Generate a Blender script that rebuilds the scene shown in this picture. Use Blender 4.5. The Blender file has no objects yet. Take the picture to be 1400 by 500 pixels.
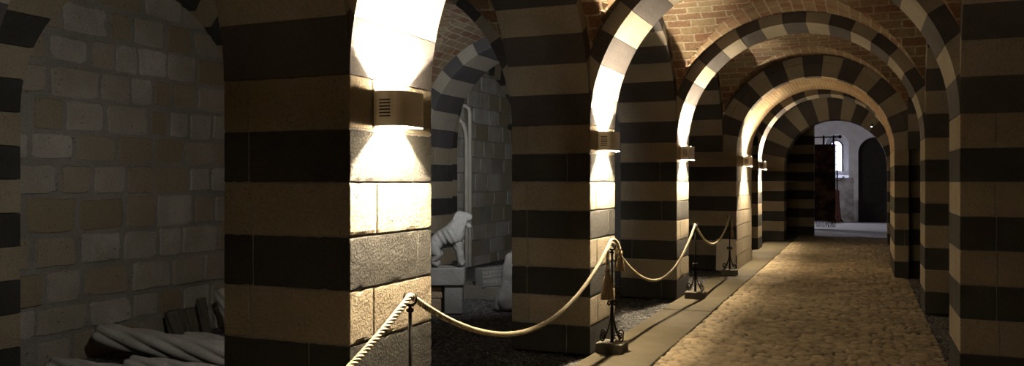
import bpy, bmesh, math, random
import numpy as np
from mathutils import Vector, Matrix, noise
random.seed(7)
PI = math.pi
scene = bpy.context.scene
COL = scene.collection

# ------------------------------------------------------------------ dimensions
XL, XLB = -2.29, -3.07            # nave face / aisle face of the left pillars
XR, XRB = 0.70, 1.59              # the same on the right
XA = -6.09                        # face of the aisle pilasters
COURSE = 0.265
SPR = 8 * COURSE                  # springing height 2.12
DEP = 0.83                        # pillar depth along the nave
P = [-0.47, 3.39, 7.25, 11.11]    # fronts of the pillars
XC = (XL + XR) / 2
RN = (XR - XL) / 2
XAC = (XA + XLB) / 2
RA = (XLB - XA) / 2
T_EXP = 0.14                      # face of the arch ring left free by the vault

# ------------------------------------------------------------------ materials
def new_mat(name):
    m = bpy.data.materials.new(name); m.use_nodes = True
    nt = m.node_tree; nt.nodes.clear()
    out = nt.nodes.new('ShaderNodeOutputMaterial')
    b = nt.nodes.new('ShaderNodeBsdfPrincipled')
    nt.links.new(b.outputs[0], out.inputs[0])
    return m, nt, b

def N(nt, typ, **kw):
    n = nt.nodes.new(typ)
    for k, v in kw.items():
        if k.startswith('i_'):
            n.inputs[int(k[2:])].default_value = v
        else:
            setattr(n, k, v)
    return n

def ramp(nt, stops):
    r = nt.nodes.new('ShaderNodeValToRGB')
    el = r.color_ramp.elements
    while len(el) < len(stops): el.new(0.5)
    for e, (p, c) in zip(el, stops):
        e.position = p; e.color = (c[0], c[1], c[2], 1) if not isinstance(c, (int, float)) else (c, c, c, 1)
    return r

def noise_tex(nt, vec, scale, detail=4, rough=0.55):
    n = N(nt, 'ShaderNodeTexNoise'); n.inputs['Scale'].default_value = scale
    n.inputs['Detail'].default_value = detail; n.inputs['Roughness'].default_value = rough
    nt.links.new(vec, n.inputs['Vector']); return n

def mix(nt, a, b, fac, mode='MIX'):
    m = N(nt, 'ShaderNodeMix', data_type='RGBA', blend_type=mode)
    for v, s in ((fac, m.inputs[0]), (a, m.inputs[6]), (b, m.inputs[7])):
        if hasattr(v, 'is_linked'): nt.links.new(v, s)
        elif isinstance(v, (int, float)): s.default_value = v
        else: s.default_value = (v[0], v[1], v[2], 1)
    return m.outputs[2]

def maths(nt, op, a, b=0.0, clamp=False):
    m = N(nt, 'ShaderNodeMath', operation=op, use_clamp=clamp)
    for v, s in ((a, m.inputs[0]), (b, m.inputs[1])):
        if hasattr(v, 'is_linked'): nt.links.new(v, s)
        else: s.default_value = v
    return m.outputs[0]

def stone(name, c1, c2, c3, pit=1.0, bump=0.6, pit_scale=30, rough=0.9, tone_amt=0.35, dist=0.02):
    """porous cut stone: tone per block, mottling, pits"""
    m, nt, b = new_mat(name)
    pos = N(nt, 'ShaderNodeNewGeometry').outputs['Position']
    at = N(nt, 'ShaderNodeAttribute', attribute_name='tone').outputs['Fac']
    n1 = noise_tex(nt, pos, 2.5, 5)
    n2 = noise_tex(nt, pos, 62, 6, 0.7)
    n3 = noise_tex(nt, pos, 9, 3)
    r1 = ramp(nt, [(0.3, c1), (0.7, c2)]); nt.links.new(n1.outputs[0], r1.inputs[0])
    col = mix(nt, r1.outputs[0], c3, maths(nt, 'MULTIPLY', at, tone_amt))
    r2 = ramp(nt, [(0.3, 0.72), (0.7, 1.12)]); nt.links.new(n2.outputs[0], r2.inputs[0])
    col = mix(nt, col, r2.outputs[0], 1.0, 'MULTIPLY')
    v = N(nt, 'ShaderNodeTexVoronoi'); v.inputs['Scale'].default_value = pit_scale
    v.inputs['Randomness'].default_value = 1.0
    wob = N(nt, 'ShaderNodeVectorMath', operation='ADD')
    sc = N(nt, 'ShaderNodeVectorMath', operation='SCALE'); sc.inputs['Scale'].default_value = 0.010
    nt.links.new(n2.outputs['Color'], sc.inputs[0]); nt.links.new(pos, wob.inputs[0]); nt.links.new(sc.outputs[0], wob.inputs[1])
    nt.links.new(wob.outputs[0], v.inputs['Vector'])
    thr = maths(nt, 'MULTIPLY', maths(nt, 'SUBTRACT', n3.outputs[0], 0.38, True), 1.0)
    pitf = maths(nt, 'MULTIPLY', maths(nt, 'SUBTRACT', thr, v.outputs['Distance'], True), 9.0, True)
    col = mix(nt, col, (c1[0]*0.3, c1[1]*0.28, c1[2]*0.26), maths(nt, 'MULTIPLY', pitf, 0.75 * pit))
    nt.links.new(col, b.inputs['Base Color'])
    b.inputs['Roughness'].default_value = rough
    b.inputs['Specular IOR Level'].default_value = 0.15
    h = maths(nt, 'ADD', maths(nt, 'MULTIPLY', n2.outputs[0], 0.9), maths(nt, 'MULTIPLY', n3.outputs[0], 0.5))
    h = maths(nt, 'SUBTRACT', h, maths(nt, 'MULTIPLY', pitf, 0.7 * pit))
    bp = N(nt, 'ShaderNodeBump'); bp.inputs['Strength'].default_value = bump; bp.inputs['Distance'].default_value = dist
    nt.links.new(h, bp.inputs['Height']); nt.links.new(bp.outputs[0], b.inputs['Normal'])
    return m

def brick(name, c1, c2, mortar, bw, rh, ms, bump=0.5):
    m, nt, b = new_mat(name)
    uv = N(nt, 'ShaderNodeUVMap', uv_map='UVMap').outputs[0]
    pos = N(nt, 'ShaderNodeNewGeometry').outputs['Position']
    nz = noise_tex(nt, pos, 6, 3)
    sc = N(nt, 'ShaderNodeVectorMath', operation='SCALE'); sc.inputs['Scale'].default_value = 0.035
    ad = N(nt, 'ShaderNodeVectorMath', operation='ADD')
    nt.links.new(nz.outputs['Color'], sc.inputs[0]); nt.links.new(uv, ad.inputs[0]); nt.links.new(sc.outputs[0], ad.inputs[1])
    t = N(nt, 'ShaderNodeTexBrick'); t.inputs['Scale'].default_value = 1
    t.inputs['Brick Width'].default_value = bw; t.inputs['Row Height'].default_value = rh
    t.inputs['Mortar Size'].default_value = ms; t.inputs['Mortar Smooth'].default_value = 0.4
    t.inputs['Color1'].default_value = (*c1, 1); t.inputs['Color2'].default_value = (*c2, 1); t.inputs['Mortar'].default_value = (*mortar, 1)
    nt.links.new(ad.outputs[0], t.inputs['Vector'])
    n2 = noise_tex(nt, pos, 30, 4); r2 = ramp(nt, [(0.3, 0.7), (0.7, 1.15)]); nt.links.new(n2.outputs[0], r2.inputs[0])
    n4 = noise_tex(nt, pos, 1.3, 3)
    r4 = ramp(nt, [(0.35, (0.8, 0.62, 0.5)), (0.65, (1.05, 1.1, 1.0))]); nt.links.new(n4.outputs[0], r4.inputs[0])
    c = mix(nt, t.outputs[0], r2.outputs[0], 1.0, 'MULTIPLY')
    c = mix(nt, c, r4.outputs[0], 0.8, 'MULTIPLY')
    nt.links.new(c, b.inputs['Base Color']); b.inputs['Roughness'].default_value = 0.92
    b.inputs['Specular IOR Level'].default_value = 0.1
    h = maths(nt, 'SUBTRACT', maths(nt, 'MULTIPLY', n2.outputs[0], 0.35), t.outputs['Fac'])
    bp = N(nt, 'ShaderNodeBump'); bp.inputs['Strength'].default_value = bump; bp.inputs['Distance'].default_value = 0.012
    nt.links.new(h, bp.inputs['Height']); nt.links.new(bp.outputs[0], b.inputs['Normal'])
    return m

def plain(name, c, rough=0.6, metal=0.0, spec=0.3, mottled=0.0, scale=20, bump=0.0):
    m, nt, b = new_mat(name)
    b.inputs['Base Color'].default_value = (*c, 1)
    b.inputs['Roughness'].default_value = rough; b.inputs['Metallic'].default_value = metal
    b.inputs['Specular IOR Level'].default_value = spec
    if mottled:
        pos = N(nt, 'ShaderNodeNewGeometry').outputs['Position']
        n = noise_tex(nt, pos, scale, 5)
        r = ramp(nt, [(0.3, [v*(1-mottled) for v in c]), (0.7, [v*(1+mottled) for v in c])])
        nt.links.new(n.outputs[0], r.inputs[0]); nt.links.new(r.outputs[0], b.inputs['Base Color'])
        if bump:
            bp = N(nt, 'ShaderNodeBump'); bp.inputs['Strength'].default_value = bump; bp.inputs['Distance'].default_value = 0.01
            nt.links.new(n.outputs[0], bp.inputs['Height']); nt.links.new(bp.outputs[0], b.inputs['Normal'])
    return m

def emit(name, c, s):
    m = bpy.data.materials.new(name); m.use_nodes = True
    nt = m.node_tree; nt.nodes.clear()
    out = nt.nodes.new('ShaderNodeOutputMaterial'); e = nt.nodes.new('ShaderNodeEmission')
    e.inputs[0].default_value = (*c, 1); e.inputs[1].default_value = s
    nt.links.new(e.outputs[0], out.inputs[0]); return m

LAMP = 88000.0
PALE = stone('pale_tufa', (0.285, 0.235, 0.158), (0.37, 0.312, 0.222), (0.245, 0.19, 0.12), 1.0, 1.0, 52)
DARK = stone('dark_basalt', (0.046, 0.0425, 0.036), (0.070, 0.066, 0.056), (0.037, 0.033, 0.027), 0.8, 1.0, 52)
PALE_ARCH = stone('pale_voussoir', (0.27, 0.235, 0.18), (0.34, 0.30, 0.235), (0.24, 0.20, 0.145), 0.45, 0.45, 40)
DARK_ARCH = stone('dark_voussoir', (0.068, 0.061, 0.058), (0.095, 0.086, 0.082), (0.055, 0.048, 0.045), 0.4, 0.45, 40)
RUBBLE = stone('rubble_stone', (0.32, 0.295, 0.25), (0.50, 0.47, 0.42), (0.255, 0.205, 0.13), 0.6, 0.9, 22, tone_amt=0.95)
MORTAR = stone('lime_mortar', (0.225, 0.208, 0.182), (0.32, 0.298, 0.265), (0.26, 0.235, 0.2), 0.6, 1.0, 26)
BRICK = brick('vault_brick', (0.17, 0.095, 0.06), (0.23, 0.18, 0.115), (0.31, 0.265, 0.205), 0.30, 0.135, 0.013)
BRICK_LINING = brick('soffit_brick', (0.27, 0.20, 0.125), (0.32, 0.255, 0.17), (0.21, 0.165, 0.11), 0.5, 0.055, 0.006)
PAVE = stone('paving_stone', (0.062, 0.050, 0.029), (0.087, 0.071, 0.043), (0.049, 0.038, 0.023), 0.35, 0.35, 30)
COBBLE = stone('cobble_stone', (0.245, 0.186, 0.112), (0.36, 0.285, 0.178), (0.036, 0.027, 0.017), 0.2, 0.6, 40, tone_amt=1.0)
GRAVEL_BASE = None

def gravel_mat():
    m, nt, b = new_mat('dark_gravel')
    pos = N(nt, 'ShaderNodeNewGeometry').outputs['Position']
    v = N(nt, 'ShaderNodeTexVoronoi'); v.inputs['Scale'].default_value = 45; nt.links.new(pos, v.inputs['Vector'])
    n = noise_tex(nt, pos, 60, 3)
    sep = N(nt, 'ShaderNodeSeparateColor'); nt.links.new(v.outputs['Color'], sep.inputs[0])
    r = ramp(nt, [(0.0, (0.045, 0.043, 0.04)), (0.7, (0.10, 0.096, 0.09)), (1.0, (0.22, 0.205, 0.18))])
    nt.links.new(sep.outputs[0], r.inputs[0]); nt.links.new(r.outputs[0], b.inputs['Base Color'])
    b.inputs['Roughness'].default_value = 0.95; b.inputs['Specular IOR Level'].default_value = 0.1
    h = maths(nt, 'ADD', maths(nt, 'MULTIPLY', v.outputs['Distance'], -1.2), maths(nt, 'MULTIPLY', n.outputs[0], 0.4))
    bp = N(nt, 'ShaderNodeBump'); bp.inputs['Strength'].default_value = 1.0; bp.inputs['Distance'].default_value = 0.03
    nt.links.new(h, bp.inputs['Height']); nt.links.new(bp.outputs[0], b.inputs['Normal'])
    return m
GRAVEL = gravel_mat()
MARBLE = stone('weathered_marble', (0.135, 0.127, 0.11), (0.205, 0.194, 0.172), (0.115, 0.105, 0.088), 0.5, 0.7, 24)
COLSTONE = stone('grey_column_stone', (0.27, 0.255, 0.23), (0.44, 0.42, 0.38), (0.3, 0.26, 0.2), 0.45, 0.5, 20)
BROWNSTONE = stone('brown_tufa', (0.22, 0.15, 0.09), (0.30, 0.22, 0.14), (0.2, 0.14, 0.08), 0.5, 0.8, 24)
BLOCKGREY = stone('base_block', (0.095, 0.082, 0.062), (0.13, 0.115, 0.088), (0.085, 0.072, 0.055), 0.4, 0.5, 40)
PLASTER = stone('old_plaster', (0.52, 0.51, 0.50), (0.68, 0.67, 0.65), (0.4, 0.38, 0.36), 0.25, 0.5, 12)
STAINED = stone('stained_plaster', (0.16, 0.145, 0.13), (0.55, 0.52, 0.49), (0.3, 0.28, 0.26), 0.5, 0.8, 6)
ROPE = plain('jute_rope', (0.36, 0.305, 0.20), 0.85, 0, 0.15, 0.25, 90, 0.4)
TASSEL = plain('jute_tassel', (0.26, 0.19, 0.105), 0.85, 0, 0.15, 0.3, 120)
IRON = plain('black_iron', (0.018, 0.016, 0.015), 0.5, 0.6, 0.4)
BEIGE = plain('beige_paint', (0.84, 0.77, 0.65), 0.45, 0, 0.4)
INNER = plain('white_cheek', (0.85, 0.82, 0.75), 0.5)  # white of the side cheeks added inside the lamps
BLACK = plain('black_plastic', (0.012, 0.012, 0.012), 0.5)
CABLE = plain('grey_pipe', (0.50, 0.45, 0.37), 0.6, 0, 0.3, 0.1, 8)
BOARD = plain('pale_board', (0.62, 0.56, 0.44), 0.7, 0, 0.2, 0.06, 6)
WOODDARK = plain('dark_wood', (0.018, 0.013, 0.011), 0.6, 0, 0.2, 0.3, 8)
RED = plain('red_cloth', (0.15, 0.065, 0.05), 0.9, 0, 0.1, 0.3, 12)
BULB = emit('lamp_glow', (1.0, 0.83, 0.585), LAMP)
GLOW = emit('fill_glow', (1.0, 0.83, 0.585), LAMP*0.036)  # fill glow for the strips added on the lamp rims
SKYGLASS = emit('bright_window', (0.66, 0.70, 1.0), 3.0)
LENS = emit('spot_lens', (1.0, 0.97, 0.92), 40.0)

def banner_mat():
    m, nt, b = new_mat('woven_banner')
    pos = N(nt, 'ShaderNodeNewGeometry').outputs['Position']
    n = noise_tex(nt, pos, 3.2, 4); n2 = noise_tex(nt, pos, 90, 2)
    r = ramp(nt, [(0.35, (0.022, 0.012, 0.009)), (0.52, (0.05, 0.022, 0.014)), (0.66, (0.12, 0.06, 0.03))])
    nt.links.new(n.outputs[0], r.inputs[0])
    r2 = ramp(nt, [(0.3, 0.6), (0.7, 1.2)]); nt.links.new(n2.outputs[0], r2.inputs[0])
    nt.links.new(mix(nt, r.outputs[0], r2.outputs[0], 1.0, 'MULTIPLY'), b.inputs['Base Color'])
    b.inputs['Roughness'].default_value = 0.95; b.inputs['Specular IOR Level'].default_value = 0.05
    return m
BANNER = banner_mat()

# ------------------------------------------------------------------ mesh helper
class MB:
    def __init__(s): s.v = []; s.f = []; s.m = []; s.t = []; s.uv = {}
    def add(s, vs, fs, mat=0, tone=None, uvs=None):
        o = len(s.v); s.v += [tuple(p) for p in vs]
        tone = random.random() if tone is None else tone
        for k, f in enumerate(fs):
            if uvs is not None: s.uv[len(s.f)] = uvs[k]
            s.f.append(tuple(i + o for i in f)); s.m.append(mat); s.t.append(tone)
    def box(s, x0, x1, y0, y1, z0, z1, mat=0, tone=None, M=None):
        vs = [(x0,y0,z0),(x1,y0,z0),(x1,y1,z0),(x0,y1,z0),(x0,y0,z1),(x1,y0,z1),(x1,y1,z1),(x0,y1,z1)]
        if M is not None: vs = [tuple(M @ Vector(p)) for p in vs]
        s.add(vs, [(0,3,2,1),(4,5,6,7),(0,1,5,4),(1,2,6,5),(2,3,7,6),(3,0,4,7)], mat, tone)
    def prism(s, pts0, pts1, mat=0, tone=None):
        n = len(pts0)
        s.add(list(pts0) + list(pts1), [tuple(range(n))[::-1], tuple(range(n, 2*n))] +
              [(i, (i+1) % n, (i+1) % n + n, i + n) for i in range(n)], mat, tone)
    def tube(s, path, r, n=8, mat=0, tone=None, closed=False, caps=True):
        path = [Vector(p) for p in path]; L = len(path)
        rs = r if isinstance(r, (list, tuple)) else [r]*L
        up = Vector((0.13, 0.21, 1)).normalized(); vs = []
        prev = None
        for i, p in enumerate(path):
            a = path[i-1] if (i or closed) else p; b = path[(i+1) % L] if (i < L-1 or closed) else p
            d = (b - a)
            d = d.normalized() if d.length > 1e-9 else Vector((0,0,1))
            if prev is None:
                u = d.cross(up)
                if u.length < 1e-3: u = d.cross(Vector((1,0,0)))
                u.normalize()
            else:
                u = prev - d * prev.dot(d)
                u.normalize()
            prev = u; w = d.cross(u)
            for k in range(n):
                a_ = 2*PI*k/n
                vs.append(p + (u*math.cos(a_) + w*math.sin(a_)) * rs[i])
        fs = []
        for i in range(L if closed else L-1):
            j = (i+1) % L
            for k in range(n):
                k2 = (k+1) % n
                fs.append((i*n+k, i*n+k2, j*n+k2, j*n+k))
        if caps and not closed:
            fs.append(tuple(range(n))[::-1]); fs.append(tuple((L-1)*n + k for k in range(n)))
        s.add(vs, fs, mat, tone)
    def lathe(s, prof, n=24, c=(0,0,0), mat=0, tone=None, wob=None):
        vs = []
        for (r, z) in prof:
            for k in range(n):
                a = 2*PI*k/n; rr = r * (wob(a, z) if wob else 1)
                vs.append((c[0]+rr*math.cos(a), c[1]+rr*math.sin(a), c[2]+z))
        fs = []
        for i in range(len(prof)-1):
            for k in range(n):
                k2 = (k+1) % n
                fs.append((i*n+k, i*n+k2, (i+1)*n+k2, (i+1)*n+k))
        fs.append(tuple(range(n))[::-1]); fs.append(tuple((len(prof)-1)*n+k for k in range(n)))
        s.add(vs, fs, mat, tone)
    def build(s, name, mats, parent=None, bevel=0, smooth=False, weld=False, loc=None):
        me = bpy.data.meshes.new(name)
        me.from_pydata(s.v, [], s.f); me.update()
        if not isinstance(mats, (list, tuple)): mats = [mats]
        for m in mats: me.materials.append(m)
        me.polygons.foreach_set('material_index', s.m)
        at = me.attributes.new('tone', 'FLOAT', 'FACE'); at.data.foreach_set('value', s.t)
        if s.uv:
            ul = me.uv_layers.new(name='UVMap')
            for fi, uvs in s.uv.items():
                for li, u in zip(me.polygons[fi].loop_indices, uvs): ul.data[li].uv = u
        bm = bmesh.new(); bm.from_mesh(me)
        if weld: bmesh.ops.remove_doubles(bm, verts=bm.verts, dist=1e-4)
        bmesh.ops.recalc_face_normals(bm, faces=bm.faces)
        if bevel:
            ed = [e for e in bm.edges if len(e.link_faces) == 2 and e.calc_face_angle(0) > 0.6]
            bmesh.ops.bevel(bm, geom=ed, offset=bevel, segments=1, affect='EDGES', clamp_overlap=True, material=-1)
        bm.to_mesh(me); bm.free()
        if smooth: me.polygons.foreach_set('use_smooth', [True]*len(me.polygons))
        o = bpy.data.objects.new(name, me); COL.objects.link(o)
        if parent: o.parent = parent
        if loc: o.location = loc
        return o

def tag(o, label, cat, group=None):
    o['label'] = label; o['category'] = cat
    if group: o['group'] = group
    return o
def struct(o): o['kind'] = 'structure'; return o
def thing(name, label, cat, loc=(0,0,0), rz=0.0, group=None):
    o = bpy.data.objects.new(name, None); COL.objects.link(o)
    o.empty_display_size = 0.1
    o.location = loc; o.rotation_euler = (0, 0, rz)
    return tag(o, label, cat, group)

# ------------------------------------------------------------------ pillars
def course_mb(mb, x0, x1, y0, y1, z0, z1, mat, fx, fy, gap=0.0025, tones=None):
    xs = [x0] + [x0 + (x1-x0)*f for f in fx] + [x1]
    ys = [y0] + [y0 + (y1-y0)*f for f in fy] + [y1]
    for i in range(len(xs)-1):
        for j in range(len(ys)-1):
            mb.box(xs[i] + (gap if i else 0), xs[i+1] - (gap if i < len(xs)-2 else 0),
                   ys[j] + (gap if j else 0), ys[j+1] - (gap if j < len(ys)-2 else 0),
                   z0 + gap, z1 - gap, mat)

def pillar(x0, x1, y0, y1, n=8, fx=(0.22,), nave_plain=False, seed=0, top=0.0):
    rnd = random.Random(seed)
    mb = MB()
    mb.box(x0+.006, x1-.006, y0+.006, y1-.006, 0, n*COURSE - .001 + top, 2, 0.5)
    for c in range(n):
        dark = (c % 2 == 0)
        j = rnd.uniform(-0.05, 0.05)
        fy = (0.76 + j,) if dark else (0.27 + j,)
        f2 = (0.72 + j,) if dark and rnd.random() < 0.5 else tuple(a + j*0.5 for a in fx)
        if nave_plain:
            L = y1 - y0
            # stripes on the front course, plain pale blocks along the side
            mb.box(x0, x1 - 0.0, y0, y0 + 0.12, c*COURSE+.0025, (c+1)*COURSE-.0025, 1 if dark else 0)
            s0 = rnd.uniform(0.3, 0.45)
            course_mb(mb, x0, x1, y0 + 0.125, y1, c*COURSE, (c+1)*COURSE, 0, (0.5,), (s0, s0 + 0.32))
        else:
            course_mb(mb, x0, x1, y0, y1, c*COURSE, (c+1)*COURSE, 1 if dark else 0, f2, fy)
    return mb

def mk_pillar(name, *a, worn=0, **k):
    o = pillar(*a, **k).build(name, [PALE, DARK, MORTAR], bevel=0.006)
    if worn:                       # chipped arrises and an uneven face
        me = o.data; bm = bmesh.new(); bm.from_mesh(me)
        for _ in range(4):
            ed = [e for e in bm.edges if e.calc_length() > worn]
            if not ed: break
            bmesh.ops.subdivide_edges(bm, edges=ed, cuts=1, use_grid_fill=True)
        bm.normal_update()
        for v in bm.verts:
            p = v.co
            if abs(p.z) < .004: continue
            a = noise.noise(p*14)*.0011 + noise.noise(p*45)*.0010
            b = noise.noise(p*22 + Vector((9, 3, 1)))
            # only edge vertices (next to a joint) get chipped further
            q = abs(((p.z + COURSE/2) % COURSE) - COURSE/2)
            if q < .013: a -= max(0, b)*.008
            v.co += v.normal*a
        bm.to_mesh(me); bm.free()
    return o

lab_left = [None,
 'dark striped stone pillar nearest the camera, its lit side under the largest wall lamp',
 'striped stone pillar behind the rope post with two hanging tassels',
 'striped stone pillar behind the rope post that stands third along the walkway']
for i, y in enumerate(P):
    o = mk_pillar('stone_pillar', XLB, XL, y, y + DEP, seed=i*3+1, worn=.03 if i in (1, 2) else (.05 if i == 3 else 0))
    if lab_left[i]: tag(o, lab_left[i], 'pillar', 'striped pillars left of the walkway')
    else: struct(o)
lab_right = [None,
 'wide striped stone pillar cut by the right edge of the photo',
 'striped stone pillar just behind the wide pillar at the right edge']
for i, y in enumerate(P[:1] + [7.25, 11.11]):
    o = mk_pillar('stone_pillar', XR, XRB, y, y + DEP, seed=i*5+2, fx=(0.3,))
    if lab_right[i]: tag(o, lab_right[i], 'pillar', 'striped pillars right of the walkway')
    else: struct(o)
o = mk_pillar('stone_pillar', XR, XRB, 3.39, 3.39 + DEP, seed=41, fx=(0.3,)); struct(o)
# narrow passage part (P4) and the following pair
Y4, Y4B, X4L, X4R = 15.09, 17.3, -2.05, 0.50
o = mk_pillar('stone_pillar', XLB - .3, X4L, Y4, Y4B, nave_plain=True, seed=9)
tag(o, 'deep pillar with plain pale lit side behind the leaning pale board', 'pillar', 'striped pillars left of the walkway')
mb = pillar(X4R, XR + .02, Y4, Y4B, fx=(), seed=12)
m2 = pillar(XR + .025, XRB + 1.2, Y4 + .22, Y4B, fx=(0.4,), seed=13)
mb.add(m2.v, m2.f, 0); n_ = len(m2.f); mb.m[-n_:] = m2.m; mb.t[-n_:] = m2.t
o = mb.build('stone_pillar', [PALE, DARK, MORTAR], bevel=0.005)
tag(o, 'stepped striped pillar third along on the right side of the walkway', 'pillar', 'striped pillars right of the walkway')
Y5, Y5B, X5L, X5R = 19.95, 20.8, -2.22, 0.66
o = mk_pillar('stone_pillar', XLB, X5L, Y5, Y5B, seed=15)
tag(o, 'narrow lit pillar farthest along the left row, under the smallest wall lamp', 'pillar', 'striped pillars left of the walkway')
o = mk_pillar('stone_pillar', X5R, XRB, Y5, Y5B, seed=17); struct(o)

# pilasters of the aisle wall
for i, (y, lb) in enumerate(((P[1], None), (P[2], None), (P[3], 'pale and blue-grey striped pilaster on the aisle wall beyond the stone lion'))):
    o = mk_pillar('stone_pilaster', XA - .35, XA, y, y + DEP, fx=(), seed=21+i)
    if lb: tag(o, lb, 'pilaster')
    else: struct(o)

# ------------------------------------------------------------------ arches
def ring(mb, axis, c, R, T, d0, d1, z0, n, dark0=True, seg=3, gap=0.002, mats=(0, 1), clip=None):
    """half-circle of n voussoirs; axis 'y': circle in XZ extruded d0..d1 along Y; 'x': circle in YZ"""
    for k in range(n):
        a0 = PI - PI*k/n; a1 = PI - PI*(k+1)/n
        g = gap / R
        a0 -= g if k else 0; a1 += g if k < n-1 else 0
        prof = []
        for q in range(seg+1):
            a = a0 + (a1-a0)*q/seg; prof.append((R*math.cos(a), R*math.sin(a)))
        for q in range(seg, -1, -1):
            a = a0 + (a1-a0)*q/seg; prof.append((max(-clip, min(clip, (R+T)*math.cos(a))) if clip else (R+T)*math.cos(a), (R+T)*math.sin(a)))
        f = (lambda u, w, d: (c+u, d, z0+w)) if axis == 'y' else (lambda u, w, d: (d, c+u, z0+w))
        dark = (k % 2 == 0) == dark0
        mb.prism([f(u, w, d0) for u, w in prof], [f(u, w, d1) for u, w in prof], mats[1] if dark else mats[0])

def arch(name, axis, c, R, T, d0, d1, n=17, dark0=True, z0=SPR):
    mb = MB(); ring(mb, axis, c, R, T, d0, d1, z0, n, dark0, clip=R + .004)
    return mb.build(name, [PALE_ARCH, DARK_ARCH])

nave_lab = [None,
 'striped stone arch rising from the nearest pillar, washed white by its wall lamp',
 'striped stone arch over the walkway springing above the second wall lamp',
 'striped stone arch over the walkway springing above the third wall lamp']
for i in range(4):
    o = arch('stone_arch', 'y', XC, RN, 0.26, P[i] + .002, P[i] + DEP - .002)
    if nave_lab[i]: tag(o, nave_lab[i], 'arch', 'striped arches over the walkway')
    else: struct(o)
ail_lab = [None, None,
 'dark striped stone arch over the side aisle, springing from the second pillar',
 'striped arch with pale and blue-grey blocks over the side aisle behind the lion']
for i in range(1, 4):
    o = arch('stone_arch', 'y', XAC, RA, 0.26, P[i] + .002, P[i] + DEP - .002)
    if ail_lab[i]: tag(o, ail_lab[i], 'arch', 'striped arches over the side aisle')
    else: struct(o)
# arches running along the walkway, pillar to pillar
fronts = P + [Y4]
lon_lab = ['dark striped arch leaning out from the front of the nearest pillar',
           'striped arch between the nearest pillar and the second pillar',
           'striped arch between the second pillar and the third pillar',
           'striped arch between the third pillar and the deep pillar with the plain lit side']
for i in range(4):
    y0 = fronts[i] + DEP; y1 = fronts[i+1]
    R = (y1 - y0)/2
    o = arch('stone_arch', 'x', (y0+y1)/2, R, 0.24, XLB + .002, XL - .002)
    tag(o, lon_lab[i], 'arch', 'striped arches along the walkway')
ron_lab = [None, None, 'striped arch between the two pillars at the right edge of the photo', 'striped arch behind the second right-hand pillar, reaching the stepped pillar']
for i in range(4):
    y0 = fronts[i] + DEP; y1 = fronts[i+1]
    R = (y1 - y0)/2
    o = arch('stone_arch', 'x', (y0+y1)/2, R, 0.24, XR + .002, XRB - .002)
    if ron_lab[i]: tag(o, ron_lab[i], 'arch', 'striped arches along the walkway')
    else: struct(o)

def barrel_lining(mb, c, R, y0, y1, z0, mat, n=40, T=0.1, ny=2):
    for k in range(n):
        a0 = PI - PI*k/n; a1 = PI - PI*(k+1)/n
        p = [(c+R*math.cos(a), z0+R*math.sin(a)) for a in (a0, a1)]
        vs = [(p[0][0], y0, p[0][1]), (p[0][0], y1, p[0][1]), (p[1][0], y1, p[1][1]), (p[1][0], y0, p[1][1])]
        l0, l1 = R*PI*k/n, R*PI*(k+1)/n
        mb.add(vs, [(0, 1, 2, 3)], mat, 0.5, [[(y0, l0), (y1, l0), (y1, l1), (y0, l1)]])

# the deep arch (brick soffit, two-order ring on its face)
c4 = (X4L + X4R)/2; R4 = (X4R - X4L)/2
mb = MB()
ring(mb, 'y', c4, R4, 0.235, Y4 + .014, Y4 + 0.26, SPR, 15, False, clip=R4 + .24)
ring(mb, 'y', c4, R4 + 0.237, 0.12, Y4 + .002, Y4 + 0.26, SPR, 15, False)
barrel_lining(mb, c4, R4, Y4 + .26, Y4B, SPR, 2)
o = mb.build('stone_arch', [PALE_ARCH, DARK_ARCH, BRICK_LINING], bevel=0.003)
tag(o, 'deep arch with glowing thin-brick underside and wide striped double ring', 'arch', 'striped arches over the walkway')
# fifth arch
c5 = (X5L + X5R)/2; R5 = (X5R - X5L)/2
o = arch('stone_arch', 'y', c5, R5, 0.34, Y5 + .003, Y5B - .003, 17)
tag(o, 'thin lit striped arch seen inside the deep brick arch', 'arch', 'striped arches over the walkway')

# ------------------------------------------------------------------ vaults
def groin(name, x0, x1, y0, y1, z0=SPR, ex=T_EXP, mat=None, n=64):
    xc, yc = (x0+x1)/2, (y0+y1)/2
    Ra, Rb = (x1-x0)/2 + ex, (y1-y0)/2 + ex
    mb = MB(); vs = []
    za = lambda x: z0 + math.sqrt(max(Ra*Ra - (x-xc)**2, 0))
    zb = lambda y: z0 + math.sqrt(max(Rb*Rb - (y-yc)**2, 0))
    for i in range(n+1):
        x = x0 + (x1-x0)*i/n
        for j in range(n+1):
            y = y0 + (y1-y0)*j/n
            vs.append((x, y, max(za(x), zb(y))))
    fs, uvs = [], []
    for i in range(n):
        for j in range(n):
            f = (i*(n+1)+j, i*(n+1)+j+1, (i+1)*(n+1)+j+1, (i+1)*(n+1)+j)
            cx = x0 + (x1-x0)*(i+.5)/n; cy = y0 + (y1-y0)*(j+.5)/n
            A = za(cx) >= zb(cy)
            uu = []
            for q in f:
                x, y, z = vs[q]
                if A: uu.append((y, Ra*math.asin(max(-1, min(1, (x-xc)/Ra))) + 7))
                else: uu.append((x, Rb*math.asin(max(-1, min(1, (y-yc)/Rb))) + 3))
            fs.append(f); uvs.append(uu)
    mb.add(vs, fs, 0, 0.5, uvs)
    o = mb.build(name, mat or BRICK, smooth=False)
    return struct(o)

for i in range(4):
    y0 = fronts[i] + DEP; y1 = fronts[i+1]
    groin('ceiling_nave_vault', XL, XR, y0, y1)
    if i >= 1 or True:
        groin('ceiling_aisle_vault', XA - .07, XLB, y0, y1)
groin('ceiling_passage_vault', XL, XR, Y4B, Y5, n=40, ex=.2)
groin('ceiling_passage_vault', XL, XR, Y5B, 22.9, n=40, ex=.2)

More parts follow.
